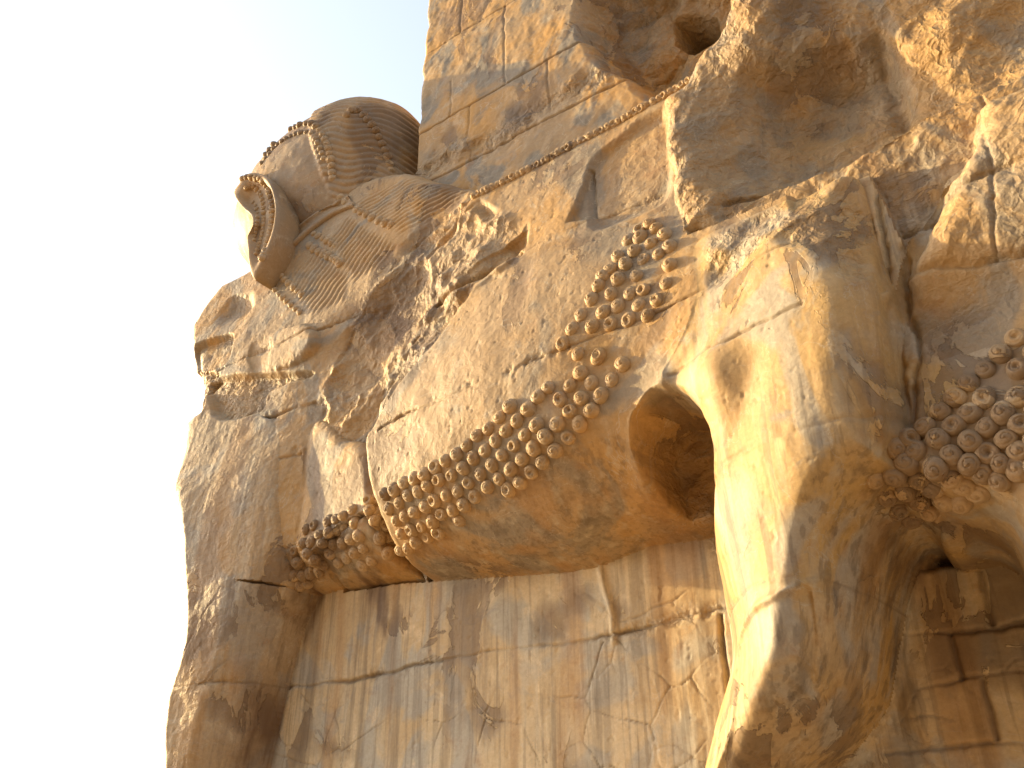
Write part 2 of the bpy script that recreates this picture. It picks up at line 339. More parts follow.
# meandering erosion cracks on the lower wall (stone fields with soft edges)
def erosion(sel, scale, dep, wid, seed, jt=.8):
    global D
    x = X + .10 * fbm(X, Z, 2.2, 3, seed); z = Z + .10 * fbm(X, Z, 2.6, 3, seed + 1)
    u = x * scale; v = z * scale * 1.2; ui = np.floor(u).astype(int); vi = np.floor(v).astype(int)
    f1 = np.full(X.shape, 9.); f2 = np.full(X.shape, 9.)
    for du in (-1, 0, 1):
        for dv in (-1, 0, 1):
            i = (ui + du) & 255; j = (vi + dv + 30 * seed) & 255
            dd = np.hypot(u - ui - du - TAB[3][i, j], v - vi - dv - TAB[4][i, j])
            f2 = np.where(dd < f1, f1, np.minimum(f2, dd)); f1 = np.minimum(f1, dd)
    patchy = sstep(-.05, .25, fbm(X, Z, .9, 3, seed + 2))
    g = np.exp(-((f2 - f1) / (wid * (.5 + .9 * np.abs(w1)))) ** 2) * sel * patchy * np.clip(.55 + 1.2 * w2, 0, 1)
    D = D - dep * g; JOINT[:] = np.maximum(JOINT, jt * g)
erosion(isw & (Z < 2.9), 2.6, .010, .022, 2, .6); erosion(isw, 1.1, .008, .012, 5, .5); erosion(((LAB == LEG) & (Z < 2.9)), 2.2, .008, .025, 4, .5)
erosion((LAB == FORELEG), 1.6, .005, .02, 3, .35)
# long rain flutes
fl_ = fbm(X * 1.0, Z * .05 + 2, 9.0, 3, 3) ; D = D - .004 * STREAK * np.clip(fl_, 0, 1) * (LAB > 0)
fl2 = fbm(X * 1.0 + .03 * w2, Z * .03 + 9, 34.0, 2, 1); D = D - .002 * STREAK * np.clip(fl2, 0, 1) * (LAB > 0)
def stain_shade(L, soft=.12, amt=1.0):  # brown staining that also paints shade into the recesses
    s = sdf(X, Z, smooth_line(spts(L), 4, True)) + .9 * rag + .10 * STREAK * fl_; STAIN_SHADE[:] = np.maximum(STAIN_SHADE, amt * sstep(-soft * .3, soft, s))
stain_shade([(298, 575), (330, 592), (312, 640), (290, 700), (262, 775), (225, 775), (258, 690), (282, 620)], .10, 1.0)
stain_shade([(660, 405), (690, 405), (712, 470), (715, 545), (670, 545), (640, 490), (640, 440)], .12, .45)
stain_shade([(905, 560), (925, 530), (962, 512), (1000, 550), (950, 562), (915, 580), (905, 640), (893, 700), (885, 690), (892, 610)], .07, .6)  # arch underside: brown stain plus shade put into the colour
stain_shade([(372, 585), (390, 585), (388, 640), (376, 620)], .05, .8)
stain_shade([(350, 300), (400, 300), (420, 330), (400, 360), (355, 350)], .15, .45)
# dressed hair on neck: wavy strands
def strands(L, d, ang, wl, h, drift=0.0):
    global D
    s = sdf(X, Z, pts(L, d)) + .2 * rag; k = sstep(0, .10, s)
    a = R(ang); u = X * math.cos(a) + Z * math.sin(a); v = -X * math.sin(a) + Z * math.cos(a)
    ph = (v + .007 * np.sin(u * 26) + .02 * w1 + drift * u * u) / wl * 2 * math.pi
    D = D + k * h * (np.abs(np.sin(ph / 2)) - .5)
    return k
HAIR = strands([(400, 168), (478, 185), (440, 215), (400, 240), (340, 200), (372, 180)], .32, 8, .055, .016)
HAIR = np.maximum(HAIR, strands([(340, 205), (400, 242), (375, 270), (350, 285), (318, 238)], .36, 48, .065, .018))
HAIR = np.maximum(HAIR, strands([(312, 242), (348, 270), (345, 300), (310, 318), (272, 280)], .38, 54, .065, .018))
ROUGH = ROUGH * (1 - .6 * HAIR)
# general small relief, stronger where stone is broken
D = D + (LAB > 0) * (.0010 * w3 + ROUGH * (.006 * w3 + .003 * w2 + .005 * facets(X, Z, 20.0, 4)))
# deep round cast pits
pit = fbm(X, Z, 30, 2, 6); D = D - (LAB > 0) * .004 * np.clip(pit - .5, 0, 1) * 3

# ------------------------------------------------------------------ material
def stone(name, tan=(.40, .275, .145), orange=(.47, .27, .085), grey=(.245, .215, .165), dark=(.085, .055, .032), streaks=1.0, use_attr=True, grey_amt=.75, orange_amt=.85):
    m = bpy.data.materials.new(name); m.use_nodes = True; n = m.node_tree.nodes; L = m.node_tree.links
    b = n['Principled BSDF']; b.inputs['Roughness'].default_value = .62
    b.inputs['Specular IOR Level'].default_value = .35
    g = n.new('ShaderNodeNewGeometry')
    def mp(scale, loc=(0, 0, 0)):
        q = n.new('ShaderNodeMapping'); q.inputs['Scale'].default_value = scale; q.inputs['Location'].default_value = loc; L.new(g.outputs['Position'], q.inputs['Vector']); return q.outputs[0]
    def noise(vec, sc, det=6, rough=.55, dist=0.0):
        q = n.new('ShaderNodeTexNoise'); q.inputs['Scale'].default_value = sc; q.inputs['Detail'].default_value = det; q.inputs['Roughness'].default_value = rough; q.inputs['Distortion'].default_value = dist
        L.new(vec, q.inputs['Vector']); return q.outputs['Fac']
    def rng_(v, a, b_, c=0, d=1):
        q = n.new('ShaderNodeMapRange'); q.interpolation_type = 'SMOOTHSTEP'; L.new(v, q.inputs[0])
        for i, z in enumerate((a, b_, c, d)): q.inputs[i + 1].default_value = z
        return q.outputs[0]
    def mul(a, b_, op='MULTIPLY'):
        q = n.new('ShaderNodeMath'); q.operation = op; q.use_clamp = True
        for i, z in enumerate((a, b_)):
            if isinstance(z, (int, float)): q.inputs[i].default_value = z
            else: L.new(z, q.inputs[i])
        return q.outputs[0]
    def mix(f, a, b_, mode='MIX'):
        q = n.new('ShaderNodeMix'); q.data_type = 'RGBA'; q.blend_type = mode
        if isinstance(f, (int, float)): q.inputs[0].default_value = f
        else: L.new(f, q.inputs[0])
        for i, z in ((6, a), (7, b_)):
            if isinstance(z, tuple): q.inputs[i].default_value = (*z, 1)
            else: L.new(z, q.inputs[i])
        return q.outputs[2]
    def attr(nm):
        q = n.new('ShaderNodeAttribute'); q.attribute_name = nm; return q.outputs['Fac']
    P = mp((1, 1, 1)); P2 = mp((1, 1, .8), (4.1, 2.3, 7.7)); S = mp((7, 7, .5)); S2 = mp((26, 26, .9), (3, 3, 3)); BL = mp((1.3, 1.3, 1.0), (9, 1, 5))
    c = mix(mul(rng_(noise(P, .9, 7, .6, .6), .42, .62), orange_amt), tan, orange)
    c = mix(mul(rng_(noise(P2, 1.7, 5, .5, 1.2), .50, .60), grey_amt), c, grey)                 # grey stone patches with fairly crisp edges
    c = mix(mul(rng_(noise(BL, 3.1, 6, .65, .4), .56, .70), .6), c, tuple(min(1, v * 1.35) for v in tan))   # pale blooms
    c = mix(mul(rng_(noise(P, 5.5, 8, .7, .2), .54, .72), .45), c, (.33, .155, .05))               # rust
    vein = noise(mp((1, 1, 1), (5, 2, 8)), 1.6, 5, .55, 1.8)
    c = mix(mul(rng_(mul(mul(vein, .5, 'SUBTRACT'), 0, 'MAXIMUM'), 0, .012, 1, 0), mul(rng_(vein, .499, .501), .5)), c, (.52, .45, .34))     # pale mineral veins
    c = mix(mul(rng_(noise(mp((1.6, 1.6, 2.2), (7, 3, 2)), 1.5, 8, .72, .5), .54, .74), .6), c, (.57, .475, .335))    # cream crust
    c = mix(mul(rng_(noise(mp((2, 2, 2.6), (1, 13, 2)), 1.9, 8, .7, .8), .56, .74), .65), c, (.28, .265, .235))    # blue-grey weathering
    c = mix(mul(rng_(noise(mp((1, 1, .8), (21, 13, 2)), 9.0, 8, .8, .3), .60, .72), .5), c, (.20, .125, .065))   # dirt in the pores
    if use_attr:
        st = attr('streak'); jt = attr('joint'); ro = attr('rough')
        if streaks:
            c = mix(mul(mul(rng_(noise(S, 1.0, 4, .6), .50, .66), st), .38 * streaks), c, dark)
            c = mix(mul(mul(rng_(noise(S2, 1.0, 3, .5), .52, .62), st), .28 * streaks), c, dark)
            c = mix(mul(mul(rng_(noise(S, 1.7, 3, .5), .55, .70), st), .45), c, (.52, .44, .31))
            c = mix(mul(mul(rng_(noise(mp((3, 3, .35), (2, 7, 1)), 1.0, 3, .5), .52, .64), st), .45), c, (.42, .22, .065))
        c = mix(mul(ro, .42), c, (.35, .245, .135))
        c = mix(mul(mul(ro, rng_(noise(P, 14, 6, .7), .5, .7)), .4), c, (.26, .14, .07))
        c = mix(mul(jt, .72), c, (.17, .115, .065)); sn = attr('stain_shade')
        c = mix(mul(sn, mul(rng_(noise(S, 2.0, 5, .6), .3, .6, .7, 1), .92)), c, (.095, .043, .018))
    c = mix(.35, c, mix(rng_(noise(P, 45, 6, .75), .3, .7), (.55, .5, .45), (1, 1, 1)), 'MULTIPLY')
    L.new(c, b.inputs['Base Color'])
    # chipped, layered and hairline-cracked surface
    rgh = attr('rough'); wv_ = n.new('ShaderNodeVectorMath'); wv_.operation = 'MULTIPLY_ADD'; nz_ = n.new('ShaderNodeTexNoise'); nz_.inputs['Scale'].default_value = 7; nz_.inputs['Detail'].default_value = 4; L.new(P, nz_.inputs['Vector'])
    L.new(nz_.outputs['Color'], wv_.inputs[0]); wv_.inputs[1].default_value = (.16, .16, .16); L.new(P, wv_.inputs[2])
    vo = n.new('ShaderNodeTexVoronoi'); vo.feature = 'F1'; vo.inputs['Scale'].default_value = 17; L.new(wv_.outputs[0], vo.inputs['Vector'])
    vo2 = n.new('ShaderNodeTexVoronoi'); vo2.feature = 'F1'; vo2.inputs['Scale'].default_value = 46; L.new(wv_.outputs[0], vo2.inputs['Vector'])
    lay = noise(mp((2.2, 2.2, 16), (0, 4, 1)), 1.0, 6, .65, .4)
    ck = noise(mp((1, 1, .7), (2, 8, 3)), 2.3, 6, .62, .9); ckm = mul(rng_(mul(ck, .5, 'SUBTRACT'), -.001, 0, 0, 1), rng_(mul(ck, .5, 'SUBTRACT'), 0.0, .010, 1, 0)); ckm = mul(ckm, rng_(noise(P2, 1.3, 3, .5), .5, .6))
    c = mix(mul(ckm, .6), c, (.13, .08, .045)); L.new(c, b.inputs['Base Color'])
    ba = n.new('ShaderNodeBump'); ba.inputs['Distance'].default_value = .035; L.new(mul(mul(rgh, .75), .02, 'ADD'), ba.inputs['Strength']); L.new(vo.outputs['Distance'], ba.inputs['Height'])
    bb = n.new('ShaderNodeBump'); bb.inputs['Distance'].default_value = .012; L.new(mul(mul(rgh, .7), .04, 'ADD'), bb.inputs['Strength']); L.new(vo2.outputs['Distance'], bb.inputs['Height']); L.new(ba.outputs[0], bb.inputs['Normal'])
    bl_ = n.new('ShaderNodeBump'); bl_.inputs['Distance'].default_value = .05; L.new(mul(mul(rgh, .5), .04, 'ADD'), bl_.inputs['Strength']); L.new(lay, bl_.inputs['Height']); L.new(bb.outputs[0], bl_.inputs['Normal'])
    bc = n.new('ShaderNodeBump'); bc.invert = True; bc.inputs['Distance'].default_value = .010; bc.inputs['Strength'].default_value = .8; L.new(ckm, bc.inputs['Height']); L.new(bl_.outputs[0], bc.inputs['Normal'])
    bm = n.new('ShaderNodeBump'); L.new(bc.outputs[0], bm.inputs['Normal']); bm.inputs['Distance'].default_value = .009; L.new(mul(mul(attr('rough'), .5), .08, 'ADD'), bm.inputs['Strength']); L.new(noise(P, 38, 8, .7, .3), bm.inputs['Height'])
    bm2 = n.new('ShaderNodeBump'); bm2.inputs['Strength'].default_value = .25; bm2.inputs['Distance'].default_value = .004; L.new(noise(P, 140, 6, .7), bm2.inputs['Height']); L.new(bm.outputs[0], bm2.inputs['Normal'])
    L.new(bm2.outputs[0], b.inputs['Normal'])
    return m
M_wall = stone('wall_stone', orange_amt=.5, orange=(.46, .29, .11), tan=(.62, .49, .30), grey=(.40, .38, .32))
M_body = stone('carved_stone')
M_leg = stone('polished_leg_stone', streaks=1.6, tan=(.47, .33, .17), orange=(.50, .31, .10), grey=(.39, .35, .28), grey_amt=.8)
M_fore = stone('foreleg_stone', tan=(.41, .305, .18), orange=(.42, .27, .12), grey=(.33, .295, .235))
M_pier = stone('pier_stone', tan=(.38, .265, .14), orange=(.50, .28, .08), grey=(.235, .205, .155), grey_amt=.9, orange_amt=1.0, streaks=0)
M_head = stone('head_stone', tan=(.36, .24, .125), orange=(.40, .235, .085), use_attr=False, grey_amt=.3)
M_curl = stone('curl_stone', tan=(.46, .32, .175), orange=(.47, .29, .12), use_attr=False, grey_amt=.3)

# ------------------------------------------------------------------ objects
def link(name, me, parent=None):
    o = bpy.data.objects.new(name, me); scene.collection.objects.link(o)
    if parent is not None:
        o.parent = parent; o.matrix_parent_inverse = parent.matrix_world.inverted()
    return o
def thing(name, loc, label, cat):
    o = bpy.data.objects.new(name, None); scene.collection.objects.link(o); o.location = loc; o.empty_display_size = .3
    o.matrix_world = Matrix.Translation(loc); o['label'] = label; o['category'] = cat; return o
def np_mesh(name, V, F, mat, attrs=None):
    me = bpy.data.meshes.new(name); me.vertices.add(len(V)); me.vertices.foreach_set('co', V.astype(np.float32).ravel())
    nf = len(F); me.loops.add(nf * 4); me.loops.foreach_set('vertex_index', F.astype(np.int32).ravel()); me.polygons.add(nf)
    me.polygons.foreach_set('loop_start', np.arange(0, nf * 4, 4, dtype=np.int32)); me.polygons.foreach_set('loop_total', np.full(nf, 4, np.int32))
    me.polygons.foreach_set('use_smooth', np.ones(nf, bool))
    me.update(calc_edges=True); me.validate()
    for k, v in (attrs or {}).items():
        a = me.attributes.new(k, 'FLOAT', 'POINT'); a.data.foreach_set('value', v.astype(np.float32).ravel())
    me.materials.append(mat); return me
def grid_normals(P):
    du = np.gradient(P, axis=1); dv = np.gradient(P, axis=0); n = np.cross(du, dv); n /= np.linalg.norm(n, axis=-1, keepdims=True) + 1e-12
    return n

statue = thing('winged_bull_statue', (-3.5, 0, 0), 'colossal winged bull carved from golden limestone with curled fleece, broken wing and rounded crowned head', 'statue')
pier = thing('gate_pier', (-1.2, .4, 0), 'weathered limestone block wall of the gate rising behind the carved bull', 'wall')

P3 = np.stack([X, -D, Z], -1)
N = grid_normals(P3)
# loosen the survey grid a little along the normals so edges crumble naturally
nz = fbm(X + D * .7, Z + D * .4, 6, 2, 5)
P3 = P3 + N * ((LAB > 0) * (.004 + .012 * ROUGH) * nz)[..., None]
nr, nc = X.shape
idx = np.arange(nr * nc).reshape(nr, nc)
quad = np.stack([idx[:-1, :-1], idx[:-1, 1:], idx[1:, 1:], idx[1:, :-1]], -1)
ql = np.maximum(np.maximum(LAB[:-1, :-1], LAB[:-1, 1:]), np.maximum(LAB[1:, 1:], LAB[1:, :-1]))
dq = np.maximum(np.maximum(D[:-1, :-1], D[:-1, 1:]), np.maximum(D[1:, 1:], D[1:, :-1]))
Vall = P3.reshape(-1, 3)
FIELDS = {'rough': ROUGH.ravel(), 'joint': JOINT.ravel(), 'streak': STREAK.ravel(), 'stain_shade': STAIN_SHADE.ravel()}
names = {WALL: ('lower_wall', M_wall, pier), CHEST: ('chest', M_body, statue), FORELEG: ('foreleg', M_fore, statue), BODY: ('body', M_body, statue),
         LEG: ('hind_leg', M_leg, statue), HAUNCH: ('haunch', M_leg, statue), WING: ('wing', M_body, statue), BLOCK: ('broken_flank', M_body, statue)}
OBJ = {}
allF = quad[dq > BACK + .02]
for lab, (nm, mat, par) in names.items():
    F = quad[(ql == lab) & (dq > BACK + .02)]
    u, inv = np.unique(F.ravel(), return_inverse=True)
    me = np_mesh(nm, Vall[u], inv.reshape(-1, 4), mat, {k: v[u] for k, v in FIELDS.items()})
    OBJ[nm] = link(nm, me, par)

# ------------------------------------------------------------------ upper pier face
px_ = np.arange(-4.38, 1.0, .010); pz_ = np.arange(5.0, 11.2, .010); PX, PZ = np.meshgrid(px_, pz_)
v1 = fbm(PX, PZ, 1.5, 5, 3); v2 = fbm(PX, PZ, 6, 5, 6); v3 = fbm(PX, PZ, 25, 4, 2)
PD = .012 * v1 + .006 * v2 + .003 * v3; PJ = np.zeros(PX.shape); PR = np.zeros(PX.shape)
s = PX + 4.38 + .02 * v1 + .012 * v2; PD = PD - .05 * (1 - rnd(s, .05))
def pj(z0, x0, x1, dep, wd):
    global PD
    g = np.exp(-((PZ - z0 - .02 * fbm(PX, PX * 0 + z0, 1.5, 5, 2)) / wd) ** 2) * (PX > x0) * (PX < x1); PD = PD - dep * g; PJ[:] = np.maximum(PJ, g)
pj(7.92, -4.4, -2.4, .022, .008); pj(7.22, -4.4, -1.2, .02, .009); pj(9.0, -4.4, -2.6, .012, .007); pj(6.62, -4.4, -1.2, .012, .007)
for x0, a, b in ((-3.75, 7.22, 7.92), (-3.35, 7.92, 9.0), (-3.9, 9.0, 11), (-2.9, 7.3, 7.9), (-4.0, 7.9, 8.4)):
    g = np.exp(-((PX - x0 - .06 * fbm(PX * 0 + x0, PZ, 2.5, 4, 4)) / .01) ** 2) * (PZ > a) * (PZ < b); PD = PD - .01 * g; PJ = np.maximum(PJ, .5 * g * np.clip(.6 + v2, 0, 1))
# crumbled plaster-like band between blocks
g = np.exp(-((PZ - 7.38 - .10 * v1) / .12) ** 2); PD = PD + g * .02 * v2 * 2; PR = np.maximum(PR, g * .9)
hp = pts([(583, -60), (578, 10), (580, 40), (592, 62), (612, 78), (655, 112), (720, 60), (800, -60)], -.05)
s = sdf(PX, PZ, hp) + .10 * v1 + .05 * v2 + .01 * v3; k = sstep(0, .25, s)
fc = facets(PX, PZ, 1.8, 4) * .6 + facets(PX, PZ, 4.5, 5) * .3
PD = PD - k * (.50 + .12 * fc); PR = np.maximum(PR, .7 * k)
s = sdf(PX, PZ, pts([(668, 12), (690, 4), (712, 6), (722, 30), (690, 50), (668, 38)], -.4)); PD = PD - .6 * sstep(0, .12, s + .03 * v2)
PP = np.stack([PX, -PD + .0, PZ], -1); NN = grid_normals(PP); PP = PP + NN * (.006 * v2)[..., None]
r_, c_ = PX.shape; idp = np.arange(r_ * c_).reshape(r_, c_); Fq = np.stack([idp[:-1, :-1], idp[:-1, 1:], idp[1:, 1:], idp[1:, :-1]], -1).reshape(-1, 4)
me = np_mesh('upper_wall', PP.reshape(-1, 3), Fq, M_pier, {'rough': PR, 'joint': PJ, 'streak': PJ * 0})
link('upper_wall', me, pier)
# return faces and body of the pier
def box(name, lo, hi, mat, parent, jit=0):
    (x0, y0, z0), (x1, y1, z1) = lo, hi
    V = np.array([(x, y, z) for x in (x0, x1) for y in (y0, y1) for z in (z0, z1)], float)
    F = np.array([(0, 1, 3, 2), (4, 6, 7, 5), (0, 4, 5, 1), (2, 3, 7, 6), (0, 2, 6, 4), (1, 5, 7, 3)])
    me = np_mesh(name, V, F, mat, {'rough': np.zeros(8), 'joint': np.zeros(8), 'streak': np.zeros(8)}); me.polygons.foreach_set('use_smooth', np.zeros(6, bool)); return link(name, me, parent)
box('pier_core', (-4.375, .065, 4.9), (-2.6, 2.6, 11.2), M_pier, pier)
box('pier_core', (-2.6, 1.25, 0), (3.4, 2.6, 11.2), M_pier, pier)
box('foundation', (-5.3, .95, 0), (-2.605, 2.0, 6.2), M_pier, pier)

# ------------------------------------------------------------------ head in the round
def hit(px, py, tree):
    v = Vector(ray(px, py)); loc, nrm, i, dist = tree.ray_cast(Vector(CAM), v, 60)
    return loc, nrm, dist
hc = np.array([-5.90, .35, 8.0]); ra = np.array([1.24, .84, 1.14])
nu, nv = 520, 300
U_, V_ = np.meshgrid(np.linspace(0, 2 * math.pi, nu + 1), np.linspace(0.02, math.pi - .02, nv + 1))
sx = np.sin(V_) * np.cos(U_); sy = np.sin(V_) * np.sin(U_); sz = np.cos(V_)
pw = lambda q, e: np.sign(q) * np.abs(q) ** e
H = np.stack([hc[0] + ra[0] * pw(sx, .92), hc[1] + ra[1] * pw(sy, .92), hc[2] + ra[2] * sz], -1)
tiltb = .18 * (H[..., 2] - hc[2]) + 1.0 * np.clip((hc[2] - H[..., 2]) / 1.14, 0, 1) ** 1.6; H[..., 0] = H[..., 0] + tiltb * .9        # head leans back a little
hn = np.stack([sx / ra[0], sy / ra[1], sz / ra[2]], -1); hn /= np.linalg.norm(hn, axis=-1, keepdims=True)
hx, hz = H[..., 0], H[..., 2]
# smooth cheek / cap on the front third, wavy tresses behind
fa = at(318, 125, .3); fb = at(334, 205, .3)
front = sstep(.0, .06, (fa[0] + (fb[0] - fa[0]) * (hz - fa[1]) / (fb[1] - fa[1])) - hx)
wv = np.abs(np.sin((hz * 1.0 + .10 * hx + .03 * np.sin(hx * 16)) / .040 * math.pi * .5)) - .5
stp = sstep(0, .05, np.mod(hx + .3 * hz, .42)) 
nn_ = fbm(hx, hz, 6, 5, 3)
H = H + hn * ((1 - front) * (.018 * wv + .0) + .012 * nn_ - .03 * front)[..., None]
i_ = np.arange((nu + 1) * (nv + 1)).reshape(nv + 1, nu + 1); Fh = np.stack([i_[:-1, :-1], i_[1:, :-1], i_[1:, 1:], i_[:-1, 1:]], -1).reshape(-1, 4)
me = np_mesh('head', H.reshape(-1, 3), Fh, M_head); head = link('head', me, statue)

# neck joining head to breast
nk = []
for i in range(41):
    t = i / 40; z = 6.2 + 1.5 * t; cx = -5.33 - .22 * t; cy = .35; rx = .98 - .10 * t; ry = .62 - .02 * t
    a = np.linspace(0, 2 * math.pi, 181); q = np.stack([cx + rx * np.cos(a), cy + ry * np.sin(a), np.full(181, z)], -1)
    rr_ = 1 + .012 * np.abs(np.sin(a * 40)); q[:, 0] = cx + (q[:, 0] - cx) * rr_; q[:, 1] = cy + (q[:, 1] - cy) * rr_; nk.append(q)
nk = np.array(nk); i_ = np.arange(41 * 181).reshape(41, 181); Fn = np.stack([i_[:-1, :-1], i_[:-1, 1:], i_[1:, 1:], i_[1:, :-1]], -1).reshape(-1, 4)
neck = link('neck', np_mesh('neck', nk.reshape(-1, 3), Fn, M_head), statue)

def tree_of(objs):
    V = []; F = []; o_ = 0
    for o in objs:
        n = len(o.data.vertices); a = np.empty(n * 3, np.float32); o.data.vertices.foreach_get('co', a); V.append(a.reshape(-1, 3))
        m_ = len(o.data.polygons); b = np.empty(m_ * 4, np.int32); o.data.loops.foreach_get('vertex_index', b); F.append(b.reshape(-1, 4) + o_); o_ += n
    return BVHTree.FromPolygons(np.concatenate(V).tolist(), np.concatenate(F).tolist())
T_head = tree_of([head, neck, OBJ['chest']])
T_all = tree_of(list(OBJ.values()))

# ------------------------------------------------------------------ curls (snail locks)
def curl_mesh(name, seed, broken=0):
    r = np.random.default_rng(seed); nr_, na = 14, 36; V = []; F = []
    for i in range(nr_ + 1):
        t = i / nr_
        for j in range(na):
            a = 2 * math.pi * j / na; h = .98 * math.sqrt(max(0, 1 - (t * .985) ** 2.6)) 
            ph = a / (2 * math.pi) + 1.9 * t; g = abs(math.sin(math.pi * ph)); h *= 1 - .20 * (1 - g) ** 3 * min(1, t / .25)
            if broken: h -= .6 * broken * math.exp(-(((t * math.cos(a) - .1) / .42) ** 2 + ((t * math.sin(a) + .1) / .32) ** 2))
            else: h += .12 * math.exp(-(t / .25) ** 2)
            rad = t * (1 + .06 * math.sin(a * 2 + seed)); h += .02 * r.standard_normal() * (t < 1)
            V.append((rad * math.cos(a), rad * math.sin(a), h - .12))
    for j in range(na):
        a = 2 * math.pi * j / na; V.append((1.08 * math.cos(a), 1.08 * math.sin(a), -.5))
    for i in range(nr_ + 1):
        for j in range(na):
            F.append((i * na + j, (i + 1) * na + j, (i + 1) * na + (j + 1) % na, i * na + (j + 1) % na))
    return np_mesh(name, np.array(V), np.array(F), M_curl)
CM = [curl_mesh('curl', s_, b_) for s_, b_ in ((1, 0), (2, 0), (3, 0), (4, .8), (5, 1.2))]
def zc(L, ox, oy, sc_): return [(ox + a * sc_, oy + b * sc_) for a, b in L]
band_a = zc([(805,95),(720,170),(555,245),(665,235),(775,220),(880,205),(935,125),(505,290),(615,305),(725,300),(825,285),(360,340),(455,355),(665,365),(775,360),(305,398),(398,415),(497,435),(600,430),(715,430),(248,455),(340,465),(435,485),(540,495),(655,500),(190,490),(285,515),(380,540),(480,555),(590,565),(140,540),(232,565),(320,590),(422,610),(525,625),(90,585),(175,610),(268,640),(365,660),(468,675),(122,655),(210,685),(305,710),(412,730),(245,750),(350,765)], 440, 340, .1953)
band_b = zc([(900,25),(930,85),(850,70),(795,100),(880,135),(745,130),(825,170),(905,205),(695,165),(765,190),(855,245),(935,270),(645,185),(710,220),(800,265),(885,310),(595,205),(665,245),(745,290),(830,335),(550,240),(615,265),(700,320),(775,355),(860,385),(505,260),(575,300),(650,345),(735,390),(460,285),(525,330),(600,365),(680,415),(760,445),(425,290),(430,335),(475,350),(560,385),(635,430),(710,465),(455,385),(505,410),(585,450),(530,470),(480,470),(655,490),
  (350,335),(305,365),(270,380),(235,390),(360,400),(315,420),(275,435),(232,445),(380,460),(340,475),(300,495),(255,500),(165,410),(125,430),(400,520),(360,540),(320,565),(280,590),(240,545),(205,495),(190,455),(150,490),(108,500),(70,530),(85,590),(130,545),(165,575),(215,600),(185,635),(145,640),(110,650),(70,650),(95,700),(130,690),(440,580),(400,600),(520,545),(580,530),(620,520)], 280, 440, .2083)
band_c = zc([(560,125),(595,148),(510,155),(515,195),(640,180),(455,205),(570,225),(665,240),(485,265),(610,280),(400,290),(530,305),(440,330),(665,335),(360,355),(322,390),(495,390),(400,408),(300,440),(645,430),(365,485),(460,480),(530,462),(265,510),(600,515),(505,540),(400,545),(210,590),(325,575),(555,595),(455,615),(165,660),(270,650),(360,635),(115,735),(195,790),(300,800)], 540, 200, .1953)
band_d = zc([(570,30),(515,90),(580,145),(460,145),(400,195),(580,245),(455,250),(350,250),(525,305),(402,305),(295,300),(590,345),(465,358),(345,350),(235,355),(535,400),(405,410),(285,400),(180,400),(585,445),(465,452),(335,458),(205,445),(515,490),(400,492),(275,510),(135,435),(170,485),(450,525),(575,510),(335,545),(215,545),(125,540),(60,550),(380,570),(265,580),(510,550),(430,595),(165,595),(100,610),(215,630),(370,635),(140,660),(250,665),(190,695),(310,625),(640,80),(640,190),(640,300),(640,400),(645,500)], 860, 330, .2733)
allc = [(p, 'a') for p in band_b] + [(p, 'a') for p in band_a] + [(p, 'c') for p in band_c] + [(p, 'd') for p in band_d]
placed = []
crng = np.random.default_rng(11)
for (p, kind) in allc:
    loc, nrm, dist = hit(p[0], p[1], T_all)
    if loc is None: continue
    # average normal over a small neighbourhood
    ns = Vector((0, 0, 0))
    for a in range(6):
        l2, n2, d2 = hit(p[0] + 5 * math.cos(a), p[1] + 5 * math.sin(a), T_all)
        if l2 is not None and abs(d2 - dist) < .25: ns += n2 if n2.dot(Vector(ray(*p))) < 0 else -n2
    if ns.length < .1: ns = -Vector(ray(*p))
    ns.normalize(); ns = (ns * .7 + Vector((0, -1, 0)) * .3).normalized()
    rad = {'a': .045, 'c': .046, 'd': .046}[kind] * (.9 + .2 * crng.random())
    if kind == 'c': rad *= .95
    placed.append((loc.copy(), ns, rad, dist, kind))
placed.sort(key=lambda q: -q[2] / q[3])
def curl_matrix(loc, ns, rad):
    q = ns.to_track_quat('Z', 'Y').to_matrix().to_4x4(); s_ = Matrix.Diagonal((rad, rad, rad * (.75 + .35 * crng.random()), 1))
    return Matrix.Translation(loc) @ q @ Matrix.Rotation(crng.random() * 6.28, 4, 'Z') @ s_
def join_copies(name, items, mat, parent):
    V = []; F = []; o_ = 0
    for me_, M_ in items:
        n = len(me_.vertices); a = np.empty(n * 3, np.float32); me_.vertices.foreach_get('co', a); a = a.reshape(-1, 3)
        Mn = np.array(M_); V.append(a @ Mn[:3, :3].T + Mn[:3, 3]); m_ = len(me_.polygons); b = np.empty(m_ * 4, np.int32); me_.loops.foreach_get('vertex_index', b); F.append(b.reshape(-1, 4) + o_); o_ += n
    return link(name, np_mesh(name, np.concatenate(V), np.concatenate(F), mat), parent)
rest = []
for i, (loc, ns, rad, dist, kind) in enumerate(placed):
    me_ = CM[int(crng.choice(5, p=[.32, .28, .22, .12, .06]))]; M_ = curl_matrix(loc, ns, rad)
    if i < 100:
        par = OBJ['haunch'] if kind == 'd' else OBJ['body']
        o = bpy.data.objects.new('curl', me_); scene.collection.objects.link(o); o.parent = par; o.matrix_world = M_
    else: rest.append((me_, M_))
o = join_copies('fleece', rest, M_curl, OBJ['body']); o['kind'] = 'stuff'

def put(name, items, parent):
    for me_, M_ in items:
        o = bpy.data.objects.new(name, me_); scene.collection.objects.link(o); o.parent = parent; o.matrix_parent_inverse = parent.matrix_world.inverted(); o.matrix_world = M_
